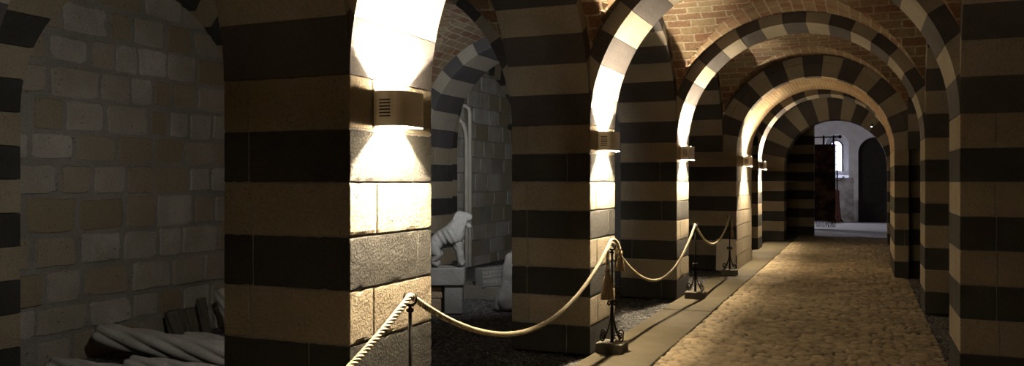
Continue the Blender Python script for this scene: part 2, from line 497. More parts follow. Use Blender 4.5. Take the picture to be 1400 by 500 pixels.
# ------------------------------------------------------------------ walls
def arch_hole_wall(mb, u0, u1, ztop, c, R, z0, d0, d1, axis, mat=0, seg=28, zb=0.0):
    """wall with an arched opening; u along the wall, d through its thickness"""
    f = (lambda u, z, d: (u, d, z)) if axis == 'y' else (lambda u, z, d: (d, u, z))
    pts = [(c-R, zb), (c-R, z0)] + [(c - R*math.cos(PI*k/seg), z0 + R*math.sin(PI*k/seg)) for k in range(1, seg)] + [(c+R, z0), (c+R, zb)]
    for d in (d0, d1):
        mb.add([f(u0, zb, d), f(c-R, zb, d), f(c-R, ztop, d), f(u0, ztop, d)], [(0, 1, 2, 3)], mat, 0.5)
        mb.add([f(c+R, zb, d), f(u1, zb, d), f(u1, ztop, d), f(c+R, ztop, d)], [(0, 1, 2, 3)], mat, 0.5)
        for a, b in zip(pts[1:-2], pts[2:-1]):
            mb.add([f(a[0], a[1], d), f(b[0], b[1], d), f(b[0], ztop, d), f(a[0], ztop, d)], [(0, 1, 2, 3)], mat, 0.5)
    for a, b in zip(pts[:-1], pts[1:]):
        mb.add([f(a[0], a[1], d0), f(a[0], a[1], d1), f(b[0], b[1], d1), f(b[0], b[1], d0)], [(0, 1, 2, 3)], mat, 0.5)

def rubble_wall(name, x, y0, y1, z0, z1, rh=0.285, seed=1, bw=(0.24, 0.52), gapf=0.021, rough=1.0, slope=0.0):
    """rubble courses standing a little proud of mortar, facing +X"""
    rnd = random.Random(seed); mb = MB()
    mb.add([(x, y0, z0), (x, y1, z0), (x, y1, z1), (x, y0, z1)], [(0, 1, 2, 3)], 1, 0.5)
    mb.box(x - .3, x - .001, y0, y1, z0, z1, 1, 0.5)
    z = z0
    while z < z1:
        h = rh * rnd.uniform(0.88, 1.12); y = y0 - rnd.uniform(0, .3)
        while y < y1:
            w = rnd.uniform(*bw)
            g = gapf * rnd.uniform(0.6, 1.7)
            a0, a1 = max(y + g, y0 + .005), min(y + w - g, y1 - .005)
            b0, b1 = z + g * rnd.uniform(.7, 1.3), z + h - g * rnd.uniform(.5, 1.1)
            if a1 - a0 > 0.07 and rnd.random() > 0.04:
                n = 44; pr = []
                ca, cb = (a0+a1)/2, (b0+b1)/2; ha, hb = (a1-a0)/2, (b1-b0)/2
                sd = rnd.random()*50
                for k in range(n):
                    t = 2*PI*k/n
                    # super-ellipse outline with wobble
                    ct, st = math.cos(t), math.sin(t)
                    e = 0.24
                    u = math.copysign(abs(ct)**e, ct); v = math.copysign(abs(st)**e, st)
                    wv = 1 + rough*(0.11*noise.noise(Vector((u*1.7+sd, v*1.7, sd))) + .07*noise.noise(Vector((u*5+sd, v*5, sd))))
                    pr.append((ca + ha*u*wv, cb + hb*v*wv))
                d = rnd.uniform(0.004, 0.022)
                p0 = [(x, a, b) for a, b in pr]
                p1 = [(x + d, ca + (a-ca)*.93, cb + (b-cb)*.93) for a, b in pr]
                tn = rnd.random()**1.2
                mb.add(p0 + p1, [tuple(range(n, 2*n))] + [(i, (i+1) % n, (i+1) % n + n, i+n) for i in range(n)], 0, tn)
            y += w
        z += h
    return struct(mb.build(name, [RUBBLE, MORTAR]))

XF = XA - .06           # face of the blind arches on the outer wall
for i in range(1, 4):
    yA, yB = fronts[i] + DEP, fronts[i+1]
    cy = (yA + yB)/2 + .09; R = 1.30 if i < 3 else 1.38
    mb = MB()
    zs = SPR + .02; cl = yB - cy - .001
    for k in range(12):
        a0, a1 = PI*k/17, PI*(k+1)/17 if k < 11 else PI*125.2/180
        pr = [(R*math.cos(a0+(a1-a0)*q/4), R*math.sin(a0+(a1-a0)*q/4)) for q in range(5)]
        pr += [(max(-cl, min(cl, 1.95*math.cos(a0+(a1-a0)*q/4))), 1.95*math.sin(a0+(a1-a0)*q/4)) for q in range(4, -1, -1)]
        mb.prism([(XF - .2, cy + u, zs + w) for u, w in pr], [(XF, cy + u, zs + w) for u, w in pr], 1 if k % 2 == 0 and k < 12 else 0)
    for k in range(4):
        z0, z1 = COURSE*k + .003, COURSE*(k+1) - .003
        pr = [(yA + .001 - cy, z0)] + [(-math.sqrt(max(R*R - w*w, 0)), w) for w in [z0 + (z1-z0)*q/5 for q in range(6)]] + [(yA + .001 - cy, z1)]
        mb.prism([(XF - .2, cy + u, zs + w) for u, w in pr], [(XF, cy + u, zs + w) for u, w in pr], 1 if k % 2 == 0 else 0)
    mb.prism([(XF - .2, cy + u, zs + w) for u, w in ((yA + .001 - cy, 1.062), (-.752, 1.062), (-1.125, 1.59), (yA + .001 - cy, 1.59))], [(XF - .001, cy + u, zs + w) for u, w in ((yA + .001 - cy, 1.062), (-.752, 1.062), (-1.125, 1.59), (yA + .001 - cy, 1.59))], 1)
    for c in range(8):
        dk = (c % 2 == 0)
        for (a, b) in ((yA + .001, cy - R), (cy + R, yB - .001)):
            mb.box(XF - .2, XF, a, b, c*COURSE + .003 + (.02 if c else 0), (c+1)*COURSE + .018, 1 if dk else 0)
    o = mb.build('blind_arch', [PALE, DARK], bevel=0.004)
    if i == 1: tag(o, 'striped blind arch framing the big rubble wall behind the twisted columns', 'arch')
    elif i == 3: tag(o, 'striped blind arch on the aisle wall behind the pale upright pipes', 'arch')
    else: struct(o)
    if i < 3: rubble_wall('wall_left', XF - .1, cy - R - .05, cy + R + .05, 0, 3.7, seed=4+i)
    else: rubble_wall('wall_left', XF - .1, cy - R - .05, cy + R + .05, 0, 3.7, rh=0.3, seed=14, bw=(0.35, 0.75), gapf=0.006, rough=0.2)

def slab(name, x0, x1, y0, y1, z0, z1, mat):
    mb = MB(); mb.box(x0, x1, y0, y1, z0, z1, 0, 0.5)
    return struct(mb.build(name, mat))
slab('wall_left', -6.9, XA - .36, -4, 18, 0, 4.2, MORTAR)
slab('wall_left', -3.6, XLB - .02, Y4B + .02, 23.6, 0, 4.2, PALE)
slab('wall_right', 4.3, 4.6, -4, 24, 0, 4.2, PALE)
slab('wall_front', -6.9, 4.6, -4.3, -4, 0, 4.2, PALE)
slab('wall_aisle_end', -6.9, XLB - .32, 16.4, 16.7, 0, 4.2, MORTAR)
slab('ceiling_roof', -6.9, 4.6, -4.3, 24, 4.2, 4.4, PALE)

# end wall with its round arch
YE, RE, CE, SE = 22.9, 1.245, -0.64, 1.95
mb = MB(); ring(mb, 'y', CE, RE, 0.62, YE + .02, YE + .7, SE, 15, False)
o = mb.build('stone_arch', [PALE_ARCH, DARK_ARCH], bevel=0.003)
tag(o, 'round striped arch at the far end that frames the bright room', 'arch')
mb = MB()
for c in range(8):
    z0, z1 = c*COURSE + .002, (c+1)*COURSE - .002
    if c == 7: z1 = SE
    for (a, b) in ((-3.38, CE - RE), (CE + RE, 2.9)):
        mb.box(a, b, YE + .02, YE + .7, z0, z1, 1 if c % 2 == 0 else 0)
struct(mb.build('wall_end', [PALE, DARK], bevel=0.004))
# partition beyond, its edge is the left side of the doorway
mb = MB()
for c in range(16):
    mb.box(-3.4, -1.28, 25.55, 25.95, c*COURSE + .002, (c+1)*COURSE - .002, 1 if c % 2 == 0 else 0)
struct(mb.build('wall_partition', [PALE, DARK], bevel=0.004))
slab('wall_passage_left', -3.6, -3.4, 23.6, 25.95, 0, 4.2, PALE)
slab('wall_passage_right', 1.0, 1.2, 23.6, 26, 0, 4.2, PALE)
slab('ceiling_passage', -3.6, 1.2, 23.6, 26, 4.2, 4.3, PALE)

# ------------------------------------------------------------------ floors
slab('floor', -6.9, 4.6, -4.3, 26, -0.4, -0.035, GRAVEL)
def height_grid(name, x0, x1, y0, y1, step, hf, mat):
    nx = max(2, int((x1-x0)/step)); ny = int((y1-y0)/step)
    X, Y = np.meshgrid(np.linspace(x0, x1, nx+1), np.linspace(y0, y1, ny+1), indexing='ij')
    Z, T = hf(X, Y)
    v = np.stack([X, Y, Z], -1).reshape(-1, 3)
    i, j = np.meshgrid(np.arange(nx), np.arange(ny), indexing='ij')
    a = (i*(ny+1)+j).ravel()
    f = np.stack([a, a+ny+1, a+ny+2, a+1], -1)
    me = bpy.data.meshes.new(name)
    me.vertices.add(len(v)); me.vertices.foreach_set('co', v.ravel())
    me.loops.add(f.size); me.loops.foreach_set('vertex_index', f.ravel().astype(np.int32))
    me.polygons.add(len(f)); me.polygons.foreach_set('loop_start', np.arange(0, f.size, 4, dtype=np.int32))
    me.update(calc_edges=True); me.validate()
    at = me.attributes.new('tone', 'FLOAT', 'POINT'); at.data.foreach_set('value', T.ravel().astype(np.float32))
    me.polygons.foreach_set('use_smooth', [True]*len(f))
    me.materials.append(mat)
    o = bpy.data.objects.new(name, me); COL.objects.link(o); return struct(o)

def hash2(a, b, k):
    s = np.sin(a*127.1 + b*311.7 + k*74.7)*43758.5453
    return s - np.floor(s)
def vnoise(x, y, k):
    xi, yi = np.floor(x), np.floor(y); fx, fy = x-xi, y-yi
    fx = fx*fx*(3-2*fx); fy = fy*fy*(3-2*fy)
    return (hash2(xi, yi, k)*(1-fx)*(1-fy) + hash2(xi+1, yi, k)*fx*(1-fy) + hash2(xi, yi+1, k)*(1-fx)*fy + hash2(xi+1, yi+1, k)*fx*fy)
def cobbles(X, Y):
    sx, sy = 0.112, 0.135
    u = X/sx + 0.35*vnoise(X*4, Y*4, 5); w = Y/sy + 0.35*vnoise(X*4, Y*4, 6)
    ui, wi = np.floor(u), np.floor(w)
    F1 = np.full(X.shape, 9.0); F2 = np.full(X.shape, 9.0); T = np.zeros(X.shape); H = np.zeros(X.shape)
    for du in (-1, 0, 1):
        for dw in (-1, 0, 1):
            a, b = ui+du, wi+dw
            px = a + .5 + (hash2(a, b, 1)-.5)*.85; py = b + .5 + (hash2(a, b, 2)-.5)*.85
            d = np.sqrt((u-px)**2 + (w-py)**2)
            near = d < F1
            F2 = np.where(near, F1, np.minimum(F2, d))
            T = np.where(near, hash2(a, b, 3), T); H = np.where(near, hash2(a, b, 4), H)
            F1 = np.where(near, d, F1)
    e = np.clip((F2-F1)/0.2, 0, 1); e = e*e*(3-2*e)
    Z = -0.034 + 0.026*e + 0.019*(H-.5)*e + 0.018*(vnoise(X*1.3, Y*1.3, 9)-.5) + .006*(vnoise(X*22, Y*22, 8)-.5)
    return Z, np.clip(0.32*T + (1-e)**1.5*0.8, 0, 1)
height_grid('floor_cobbles', -1.68, 0.69, 3.0, 25.6, 0.022, cobbles, COBBLE)
def gravel_h(X, Y):
    return (-0.022 + 0.02*(vnoise(X*2, Y*2, 1)-.5) + 0.022*(vnoise(X*21, Y*21, 2)-.3) + .014*(vnoise(X*47, Y*47, 3)-.5)), vnoise(X*3, Y*3, 4)
height_grid('floor_gravel_aisle', -6.25, XL + .005, 3.3, 15.2, 0.03, gravel_h, GRAVEL)
height_grid('floor_gravel_bay', 0.685, 2.4, 3.3, 15.4, 0.04, gravel_h, GRAVEL)
# smooth paving band along the pillars
mb = MB(); y = 1.0; k = 0
while y < 25.5:
    L = random.uniform(0.95, 1.5)
    mb.box(XL - .01, -1.69, y + .003, min(y + L, 25.55) - .003, -0.09, 0.0 + random.uniform(-.003, .003), 0)
    y += L
struct(mb.build('floor_paving', PAVE, bevel=0.006))
# low dark ledge below the rubble wall and the step across the aisle
slab('floor_ledge', XF - .1, -3.9, 4.0, 7.24, -0.03, 0.055, GRAVEL)
mb = MB(); xs = XA
for w in (0.95, 0.9, 1.05):
    mb.box(xs, min(xs + w, XLB - .01) - .004, 10.25, 10.75, -0.03, 0.155, 0); xs += w
struct(mb.build('floor_step', BLOCKGREY, bevel=0.008))
slab('floor_raised', XA, XLB - .01, 10.75, 15.3, -0.03, 0.15, GRAVEL)
height_grid('floor_threshold', -1.7, 0.9, 25.6, 34.7, 0.06, lambda X, Y: (-0.01 + .006*(vnoise(X*6, Y*6, 3)-.5), vnoise(X*2, Y*2, 1)), PLASTER)

# ------------------------------------------------------------------ wall lamps
def d_profile(W, D, n=14, inset=0.0):
    """half plan of the lamp: from wall corner round the front; wall on x=0, width along y"""
    pts = []
    w = W/2 - inset; d = D - inset
    for k in range(n+1):
        t = PI*k/n
        c_, s_ = math.cos(t), math.sin(t)
        e = 0.42
        pts.append((d*abs(s_)**e, -w*math.copysign(abs(c_)**e, c_)))
    return pts
LW, LD, LH = 0.30, 0.145, 0.182
def wall_lamp(x, y, z, label):
    t = thing('wall_lamp', label, 'lamp', (x, y, z), 0, 'wall lamps on the pillars')
    mb = MB(); o_ = d_profile(LW, LD); i_ = d_profile(LW, LD, inset=.006); n = len(o_)
    vs = [(a, b, s*LH/2) for s in (-1, 1) for (a, b) in o_] + [(a, b, s*LH/2) for s in (-1, 1) for (a, b) in i_]
    fs = []
    for k in range(n-1):
        fs += [(k, k+1, n+k+1, n+k), (2*n+k, 3*n+k, 3*n+k+1, 2*n+k+1), (k, 2*n+k, 2*n+k+1, k+1), (n+k, n+k+1, 3*n+k+1, 3*n+k)]
    mb.add(vs, fs, 0, 0.5)
    h = mb.build('housing', [BEIGE], t)
    mb = MB(); mb.box(0.001, 0.009, -LW/2 - .012, LW/2 + .012, -LH/2 - .004, LH/2 + .006, 0, .5)
    # opening frame only at the rim, plate lies flat on the wall
    mb.build('back_plate', BEIGE, t, bevel=0.002)
    for s in (-1, 1):
        mb = MB(); mb.box(0.009, 0.114, s*0.108 - .002, s*0.108 + .002, -LH/2 + .004, LH/2 - .004, 0, .5)  # unseen side cheeks added to trim the edges of the beam
        mb.build('beam_cheek', INNER, t)
    mb = MB()
    mb.tube([(0.082, 0, .005), (0.120, 0, .005)], 0.009, 8)
    mb.build('bulb', BULB, t, smooth=False)
    for s in (-1, 1):
        mb = MB(); mb.box(0.127, 0.136, -.10, .10, s*LH/2 - .004, s*LH/2 + .0008, 0, .5)  # glowing strips added at both rims to spread fill light around the lamp
        mb.build('fill_strip', GLOW, t)
    # ventilation slots on the near end of the housing
    mb = MB()
    for k in range(6):
        zz = 0.043 - k*0.0165
        mb.box(.026, .088, -LW/2 - .0012, -LW/2 + .010, zz - .0034, zz + .0034, 0, .5)
    mb.build('vent_slots', BLACK, h)
    mb = MB(); mb.tube([(0.02, 0.0, LH/2 - .01), (0.02, 0.0, LH/2 + .022), (0.045, 0.0, LH/2 + .03), (0.05, 0.0, LH/2 + .018)], 0.004, 6)
    mb.build('bracket', BEIGE, t)
    return t
wall_lamp(XL, P[1] + .375, 1.97, 'large beige wall lamp on the nearest pillar, brightest and first in the row')
wall_lamp(XL, P[2] + .40, 1.975, 'beige wall lamp on the second pillar, above the tasselled rope post')
wall_lamp(XL, P[3] + .41, 1.98, 'beige wall lamp on the third pillar, under the thin lit arch')
wall_lamp(X4L, 16.15, 1.965, 'small beige wall lamp at the foot of the glowing brick arch')
wall_lamp(X5L, Y5 + .36, 1.96, 'smallest beige wall lamp, last in the row beyond the brick arch')

wall_lamp(XL, P[0] + .41, 1.97, 'beige wall lamp on the pillar beside the camera, outside the photo')

# ------------------------------------------------------------------ small black spotlights
def spotlight(loc, aim, label, energy, color, size=1.6, r=0.03):
    t = thing('spotlight', label, 'spotlight', loc)
    d = (Vector(aim) - Vector(loc)).normalized()
    q = d.to_track_quat('-Z', 'Y').to_matrix().to_4x4()
    mb = MB(); prof = [(r*.6, .07), (r, .055), (r, -.03), (r*1.12, -.035), (r*1.12, -.045), (r*.9, -.046), (r*.85, -.02)]
    n = 18; vs = []
    for (a, z) in prof:
        for k in range(n): vs.append(q @ Vector((a*math.cos(2*PI*k/n), a*math.sin(2*PI*k/n), z)))
    fs = [(i*n+k, i*n+(k+1) % n, (i+1)*n+(k+1) % n, (i+1)*n+k) for i in range(len(prof)-1) for k in range(n)]
    fs.append(tuple(range(n)))
    mb.add(vs, fs, 0, .5); can = mb.build('can', BLACK, t, smooth=False)
    mb = MB(); vs = [q @ Vector((r*.84*math.cos(2*PI*k/n), r*.84*math.sin(2*PI*k/n), -.024)) for k in range(n)]
    mb.add(vs, [tuple(range(n))], 0, .5); mb.build('lens', LENS, can)
    mb = MB(); zb_ = -.085 if loc[0] < -3 else .085
    mb.tube([(0, 0, 0), (0, 0, zb_)], .008, 8)
    mb.tube([(0, 0, zb_), (.06 if loc[0] < -3 else 0, .0 if loc[0] < -3 else .085, zb_)], .008, 8); mb.build('bracket', BLACK, t)
    L = bpy.data.lights.new('spot_beam', 'SPOT'); L.energy = energy; L.color = color
    L.spot_size = size; L.spot_blend = 0.9; L.shadow_soft_size = r*.7
    lo = bpy.data.objects.new('spot_beam', L); COL.objects.link(lo); lo.parent = t
    lo.matrix_local = Matrix.Translation(d*0.06) @ q
    return t
COOL = (0.88, 0.93, 1.0)
spotlight((XLB - .06, P[1] + .14, 2.115), (-6.2, 5.9, 1.6), 'small black spotlight on the left edge of the nearest pillar', 72, (1.0, .96, .9), 2.6)
spotlight((XLB - .06, P[2] + .16, 2.13), (-6.0, 10.7, 1.75), 'small black spotlight with a bright lens on the second pillar', 400, COOL, 1.75)
spotlight((0.24, YE - .10, 2.99), (-0.4, 21.0, 1.2), 'small black spotlight with a bright lens on the far end arch', 30, (1, .85, .65), 2.2, .022)

# ------------------------------------------------------------------ rope stanchions
def spiral(c, r0, r1, a0, turns, plane, n=22):
    pts = []
    for k in range(n+1):
        s = k/n; a = a0 + turns*2*PI*s; r = r0 + (r1-r0)*s
        pts.append((c[0] + r*math.cos(a), c[1] + r*math.sin(a)))
    return pts
def leg_curve():
    """profile (radius, height) of one scroll foot from the shaft outwards"""
    pts = []
    for k in range(13):
        s = k/12
        pts.append((0.012 + 0.098*s**2.6, 0.33 - 0.305*s**0.85 + 0.02*math.sin(s*PI)))
    # curl outwards and up
    cx, cz, r = 0.110, 0.066, 0.046
    for k in range(1, 25):
        q = k/24; a = -PI/2 + q*2.5*PI
        rr = r*(1 - .66*q)
        pts.append((cx + rr*math.cos(a), cz + .002 + rr*math.sin(a)))
    return pts
def stanchion(x, y, label, rz=0.0):
    t = thing('rope_stanchion', label, 'stanchion', (x, y, 0), rz, 'iron rope posts along the walkway')
    mb = MB(); mb.box(-.125, .125, -.12, .12, 0, .093, 0); mb.build('base_block', BLOCKGREY, t, bevel=.007)
    mb = MB(); mb.tube([(0, 0, .09), (0, 0, .34), (0, 0, .5), (0, 0, .958)], [.017, .014, .0095, .0095], 10)
    for z in (.345, .47, .93): mb.lathe([(.010, z-.012), (.019, z-.006), (.021, z), (.019, z+.006), (.010, z+.012)], 12)
    post = mb.build('post', IRON, t, smooth=True)
    prof = leg_curve()
    for k in range(4):
        a = PI/4 + k*PI/2 + .25
        mb = MB(); mb.tube([(r*math.cos(a), r*math.sin(a), .09 + z) for r, z in prof], .0068, 7)
        mb.build('scroll_foot', IRON, t, smooth=True)
    for k in range(4):
        a = PI/4 + k*PI/2 + .25
        pts = []
        for q in range(20):
            s = q/19; th_ = PI*0.95 - s*2.2*PI; rr = .024*(1-.5*s)
            pts.append((.036 + rr*math.cos(th_), .455 + rr*math.sin(th_)))
        mb = MB(); mb.tube([(r*math.cos(a), r*math.sin(a), z) for r, z in pts], .0062, 6)
        mb.build('curl', IRON, t, smooth=True)
    mb = MB()
    for s in (-1, 1):
        mb.tube([(0, 0, .955), (s*.018, 0, .958), (s*.032, 0, .972), (s*.037, 0, .996), (s*.031, 0, 1.02)], [.008, .008, .007, .006, .004], 7)
    mb.build('hook', IRON, post, smooth=True)
    return t
SX = -2.155
S = [(SX, 0.05), (SX, 3.74), (SX, 7.50), (-2.09, 11.36), (-2.065, 14.38)]
stanchion(*S[0], 'iron rope post beside the camera, outside the photo')
stanchion(*S[1], 'thin iron rope post in front of the nearest lit pillar')
stanchion(*S[2], 'scrolled iron rope post on a stone block with two tassels hanging from it')
stanchion(*S[3], 'scrolled iron rope post on a stone block by the third pillar, bare of tassels')
stanchion(*S[4], 'scrolled iron rope post on a stone block in front of the leaning pale board')

# ------------------------------------------------------------------ ropes
def sag(a, b, low, n=70):
    """parabola through a and b whose lowest height is low"""
    a, b = Vector(a), Vector(b)
    h0, h1 = math.sqrt(max(a.z-low, 1e-6)), math.sqrt(max(b.z-low, 1e-6))
    m = h0/(h0+h1)
    out = []
    for k in range(n+1):
        s = k/n; p = a.lerp(b, s)
        p.z = low + (h0+h1)**2 * (s-m)**2
        out.append(p)
    return out
def resample(path, step):
    path = [Vector(p) for p in path]; out = [path[0].copy()]; acc = 0.0
    for a, b in zip(path[:-1], path[1:]):
        L = (b-a).length; pos = 0.0
        while acc + (L-pos) >= step:
            pos += step-acc; acc = 0.0; out.append(a.lerp(b, pos/L))
        acc += L-pos
    return out
def rope_mesh(mb, path, R=0.0175, pitch=0.085, step=0.0075, nseg=7):
    pts = resample(path, step); n = len(pts)
    fr = []; prev = None
    for i in range(n):
        d = (pts[min(i+1, n-1)] - pts[max(i-1, 0)]).normalized()
        if prev is None:
            u = d.cross(Vector((1, 0.1, 0.05))).normalized()
        else:
            u = prev - d*prev.dot(d); u.normalize()
        prev = u; fr.append((d, u, d.cross(u)))
    for s in range(3):
        p2 = []
        for i in range(n):
            a = 2*PI*(i*step/pitch + s/3); d, u, w = fr[i]
            p2.append(pts[i] + (u*math.cos(a) + w*math.sin(a))*R*0.54)
        mb.tube(p2, R*0.5, nseg, 0, 0.5)
def tassel(parent, top, length, r=0.03, label=None, seed=3):
    rnd = random.Random(seed)
    mb = MB(); x, y, z = top
    mb.lathe([(.012, 0.01), (.02, 0.0), (.026, -.018), (.024, -.034), (.015, -.042), (.018, -.05), (.02, -.056)][::-1], 14, top)
    for k in range(60):
        a = rnd.random()*2*PI; q = math.sqrt(rnd.random())
        r0 = .016*q; r1 = r*q*rnd.uniform(.85, 1.15)
        p = []
        for i in range(5):
            s = i/4; rr = r0 + (r1-r0)*s**.7
            p.append((x + rr*math.cos(a+s*.25), y + rr*math.sin(a+s*.25), z - .045 - (length-.045)*s*rnd.uniform(.985, 1.0)))
        mb.tube(p, .0048, 5)
    o = mb.build('tassel', TASSEL, parent, smooth=True)
    if label: o['label'] = label
    return o
top = lambda i, dx=0, dy=0, dz=0: Vector((S[i][0]+dx, S[i][1]+dy, 1.005+dz))
# first rope: from beside the camera over the nearest post to the tasselled post
mb = MB()
p = sag(top(0), top(1), 0.50)[:-1] + sag(top(1), top(2, 0, -.02, .036), 0.545)[:-2]
p += [top(2, .0, -.012, .043), top(2, .012, .03, .043), top(2, .03, .072, .012), top(2, .045, .092, -.04), top(2, .05, .10, -.10)]
rope_mesh(mb, p)
r1 = mb.build('rope', ROPE, smooth=True)
tag(r1, 'thick twisted barrier rope sagging past the nearest pillar to the tasselled post', 'rope', 'barrier ropes')
tassel(r1, top(2, .05, .10, -.07), 0.185, .044, seed=5)
mb = MB()
p = [top(2, -.03, -.045, -.25), top(2, -.03, -.045, -.12), top(2, -.028, -.04, -.04), top(2, -.016, -.02, .0), top(2, -.004, .01, .0)]
p += sag(top(2, .0, .035, -.008), top(3), 0.475)[:-1] + sag(top(3), top(4, 0, 0, -.03), 0.64)[:-1]
p += [top(4, 0.0, .01, -.02), top(4, .02, .03, -.035), top(4, .03, .045, -.12), top(4, .03, .045, -.2)]
rope_mesh(mb, p, 0.0165)
r2 = mb.build('rope', ROPE, smooth=True)
tag(r2, 'twisted barrier rope sagging from the tasselled post to the two farther posts', 'rope', 'barrier ropes')
tassel(r2, top(2, -.03, -.045, -.225), 0.29, .058, seed=8)
tassel(r2, top(4, .03, .045, -.19), 0.2, .035, seed=9)

# ------------------------------------------------------------------ board against the deep pillar
mb = MB()
M = Matrix.Translation((-2.225, Y4 - .10, 0)) @ Matrix.Rotation(0.14, 4, 'X') @ Matrix.Rotation(-.0, 4, 'Z')
M = Matrix.Translation((-2.225, Y4 - .09, 0.005)) @ Matrix.Rotation(-0.13, 4, 'X')
mb.box(-.17, .17, -.012, .012, 0, .56, 0, .5, M)
o = mb.build('board', BOARD, bevel=.003)
tag(o, 'pale blank board leaning on the deep pillar behind the last rope post', 'board')

# ------------------------------------------------------------------ twisted column shafts
def twisted(mb, a, b, R, pitch=2.3, lobes=6, n=60, hand=1, ph=0.0, seedv=0.0):
    a, b = Vector(a), Vector(b); d = (b-a); L = d.length; d.normalize()
    u = d.cross(Vector((0, 0.05, 1))).normalized(); w = d.cross(u)
    m = max(6, int(L/0.025)); vs = []
    for i in range(m+1):
        s = L*i/m
        for k in range(n):
            t = 2*PI*k/n
            q = lobes*(t - hand*2*PI*s/pitch) + ph
            rr = R*(0.70 + 0.30*abs(math.cos(q/2))**0.6)
            rr *= 1 + .035*noise.noise(Vector((s*4+seedv, math.cos(t)*1.5, math.sin(t)*1.5)))
            if i in (0, m): rr *= .95
            vs.append(a + d*s + (u*math.cos(t) + w*math.sin(t))*rr)
    fs = [(i*n+k, i*n+(k+1) % n, (i+1)*n+(k+1) % n, (i+1)*n+k) for i in range(m) for k in range(n)]
    fs += [tuple(range(n))[::-1], tuple(m*n+k for k in range(n))]
    mb.add(vs, fs, 0)
shafts = [
 ((-6.02, 5.17, .275), (-4.15, 5.24, .165), .098, 'spiral column shaft lying on top of the pile, its broken end toward the rubble wall', 1),
 ((-5.35, 5.47, .205), (-3.95, 5.44, .165), .098, 'spiral column shaft lying behind the topmost shaft of the pile', 1),
 ((-5.75, 4.50, .15), (-4.05, 4.46, .15), .085, 'spiral column shaft lowest at the front of the pile', 1),
 ((-5.25, 4.78, .15), (-4.0, 4.74, .15), .085, 'spiral column shaft lying between the front shaft and the topmost shaft', 1),
]
for k, (a, b, R, lb, hd) in enumerate(shafts):
    mb = MB(); twisted(mb, a, b, R*1.12, 2.3, 6, hand=hd, ph=k*1.3, seedv=k*9)
    tag(mb.build('column_shaft', COLSTONE, smooth=True), lb, 'column shaft', 'spiral column shafts on the ground')
ups = [((-6.00, 6.04, .05), (-6.05, 6.00, .36), .085, 'short dark fluted stub standing left of the other upright shafts', 2.5),
       ((-6.00, 6.20, .05), (-6.05, 6.18, .36), .075, 'short dark fluted stub standing in the middle of the upright shafts', 2.5),
       ((-6.00, 6.40, .05), (-6.07, 6.38, .43), .05, 'thin dark post leaning beside the tall upright spiral shaft', 3.0),
       ((-5.70, 6.52, .05), (-5.86, 6.45, .53), .095, 'tall upright spiral shaft leaning beside the nearest pillar edge', 1.1)]
for k, (a, b, R, lb, pt) in enumerate(ups):
    mb = MB(); twisted(mb, a, b, R, pt, 6, hand=-1, ph=k, seedv=k*5+40)
    tag(mb.build('column_shaft', COLSTONE if k == 3 else BLOCKGREY, smooth=True), lb, 'column shaft', 'spiral column shafts standing by the wall')

mb = MB(); mb.box(-5.60, -5.46, 4.98, 5.36, .05, .137, 0)
tag(mb.build('sleeper', WOODDARK, bevel=.006), 'low dark sleeper in the shadow under the topmost spiral shaft', 'sleeper')

# ------------------------------------------------------------------ stone lion and fragments
RV = Vector((math.cos(math.radians(22.93)), math.sin(math.radians(22.93)), 0))   # along the lion's body
yaw = math.radians(22.93)
def skin_body(name, verts, edges, radii, mat, levels=2, root=0):
    me = bpy.data.meshes.new(name); me.from_pydata(verts, edges, [])
    o = bpy.data.objects.new(name, me); COL.objects.link(o)
    o.modifiers.new('skin', 'SKIN')
    for v, r in zip(me.skin_vertices[0].data, radii):
        v.radius = r if isinstance(r, tuple) else (r, r); v.use_root = False
    me.skin_vertices[0].data[root].use_root = True
    sb = o.modifiers.new('sub', 'SUBSURF'); sb.levels = levels; sb.render_levels = levels
    dg = bpy.context.evaluated_depsgraph_get(); dg.update()
    m2 = bpy.data.meshes.new_from_object(o.evaluated_get(dg)); m2.name = name
    o.modifiers.clear(); o.data = m2; m2.materials.clear(); m2.materials.append(mat)
    m2.polygons.foreach_set('use_smooth', [True]*len(m2.polygons))
    return o
# plinth: capital slab on a short pier
PLZ = 0.545
pm = Matrix.Translation((-4.66, 9.06, 0)) @ Matrix.Rotation(yaw, 4, 'Z')
mb = MB()
mb.box(-.06, .16, -.13, .13, -.02, .335, 0, .3, pm)
o_pr = [(-.62, .33), (.17, .33), (.185, .36), (.19, PLZ), (-.64, PLZ), (-.64, .36)]
mb.prism([pm @ Vector((a, -.17, b)) for a, b in o_pr], [pm @ Vector((a, .17, b)) for a, b in o_pr], 0, .4)
o = mb.build('plinth', MARBLE, bevel=.012)
tag(o, 'pale stone capital on a short pier carrying the lion', 'plinth')
LV = [(-.30, 0, .26), (-.19, 0, .33), (-.07, 0, .38), (.035, 0, .425), (.075, 0, .52), (.105, 0, .60), (.185, 0, .612), (.252, 0, .60), (.155, 0, .525), (.235, 0, .488),
      (-.36, 0, .20)]
LE = [(0, 1), (1, 2), (2, 3), (3, 4), (4, 5), (5, 6), (6, 7), (5, 8), (8, 9), (0, 10)]
LR = [.105, .108, .118, .122, .105, .092, .060, .048, .036, .027, .03]
for s in (-1, 1):
    b = len(LV)
    LV += [(.065, s*.085, .30), (.095, s*.085, .17), (.105, s*.085, .06), (.145, s*.085, .025)]
    LE += [(3, b), (b, b+1), (b+1, b+2), (b+2, b+3)]; LR += [.062, .047, .043, .036]
    b = len(LV)
    LV += [(-.22, s*.10, .20), (-.15, s*.105, .15), (-.25, s*.105, .07), (-.15, s*.105, .026)]
    LE += [(0, b), (b, b+1), (b+1, b+2), (b+2, b+3)]; LR += [.085, .06, .042, .036]
    b = len(LV)
    LV += [(.07, s*.075, .675)]; LE += [(5, b)]; LR += [.024]
lion = skin_body('stone_lion', LV, LE, LR, MARBLE, 3)
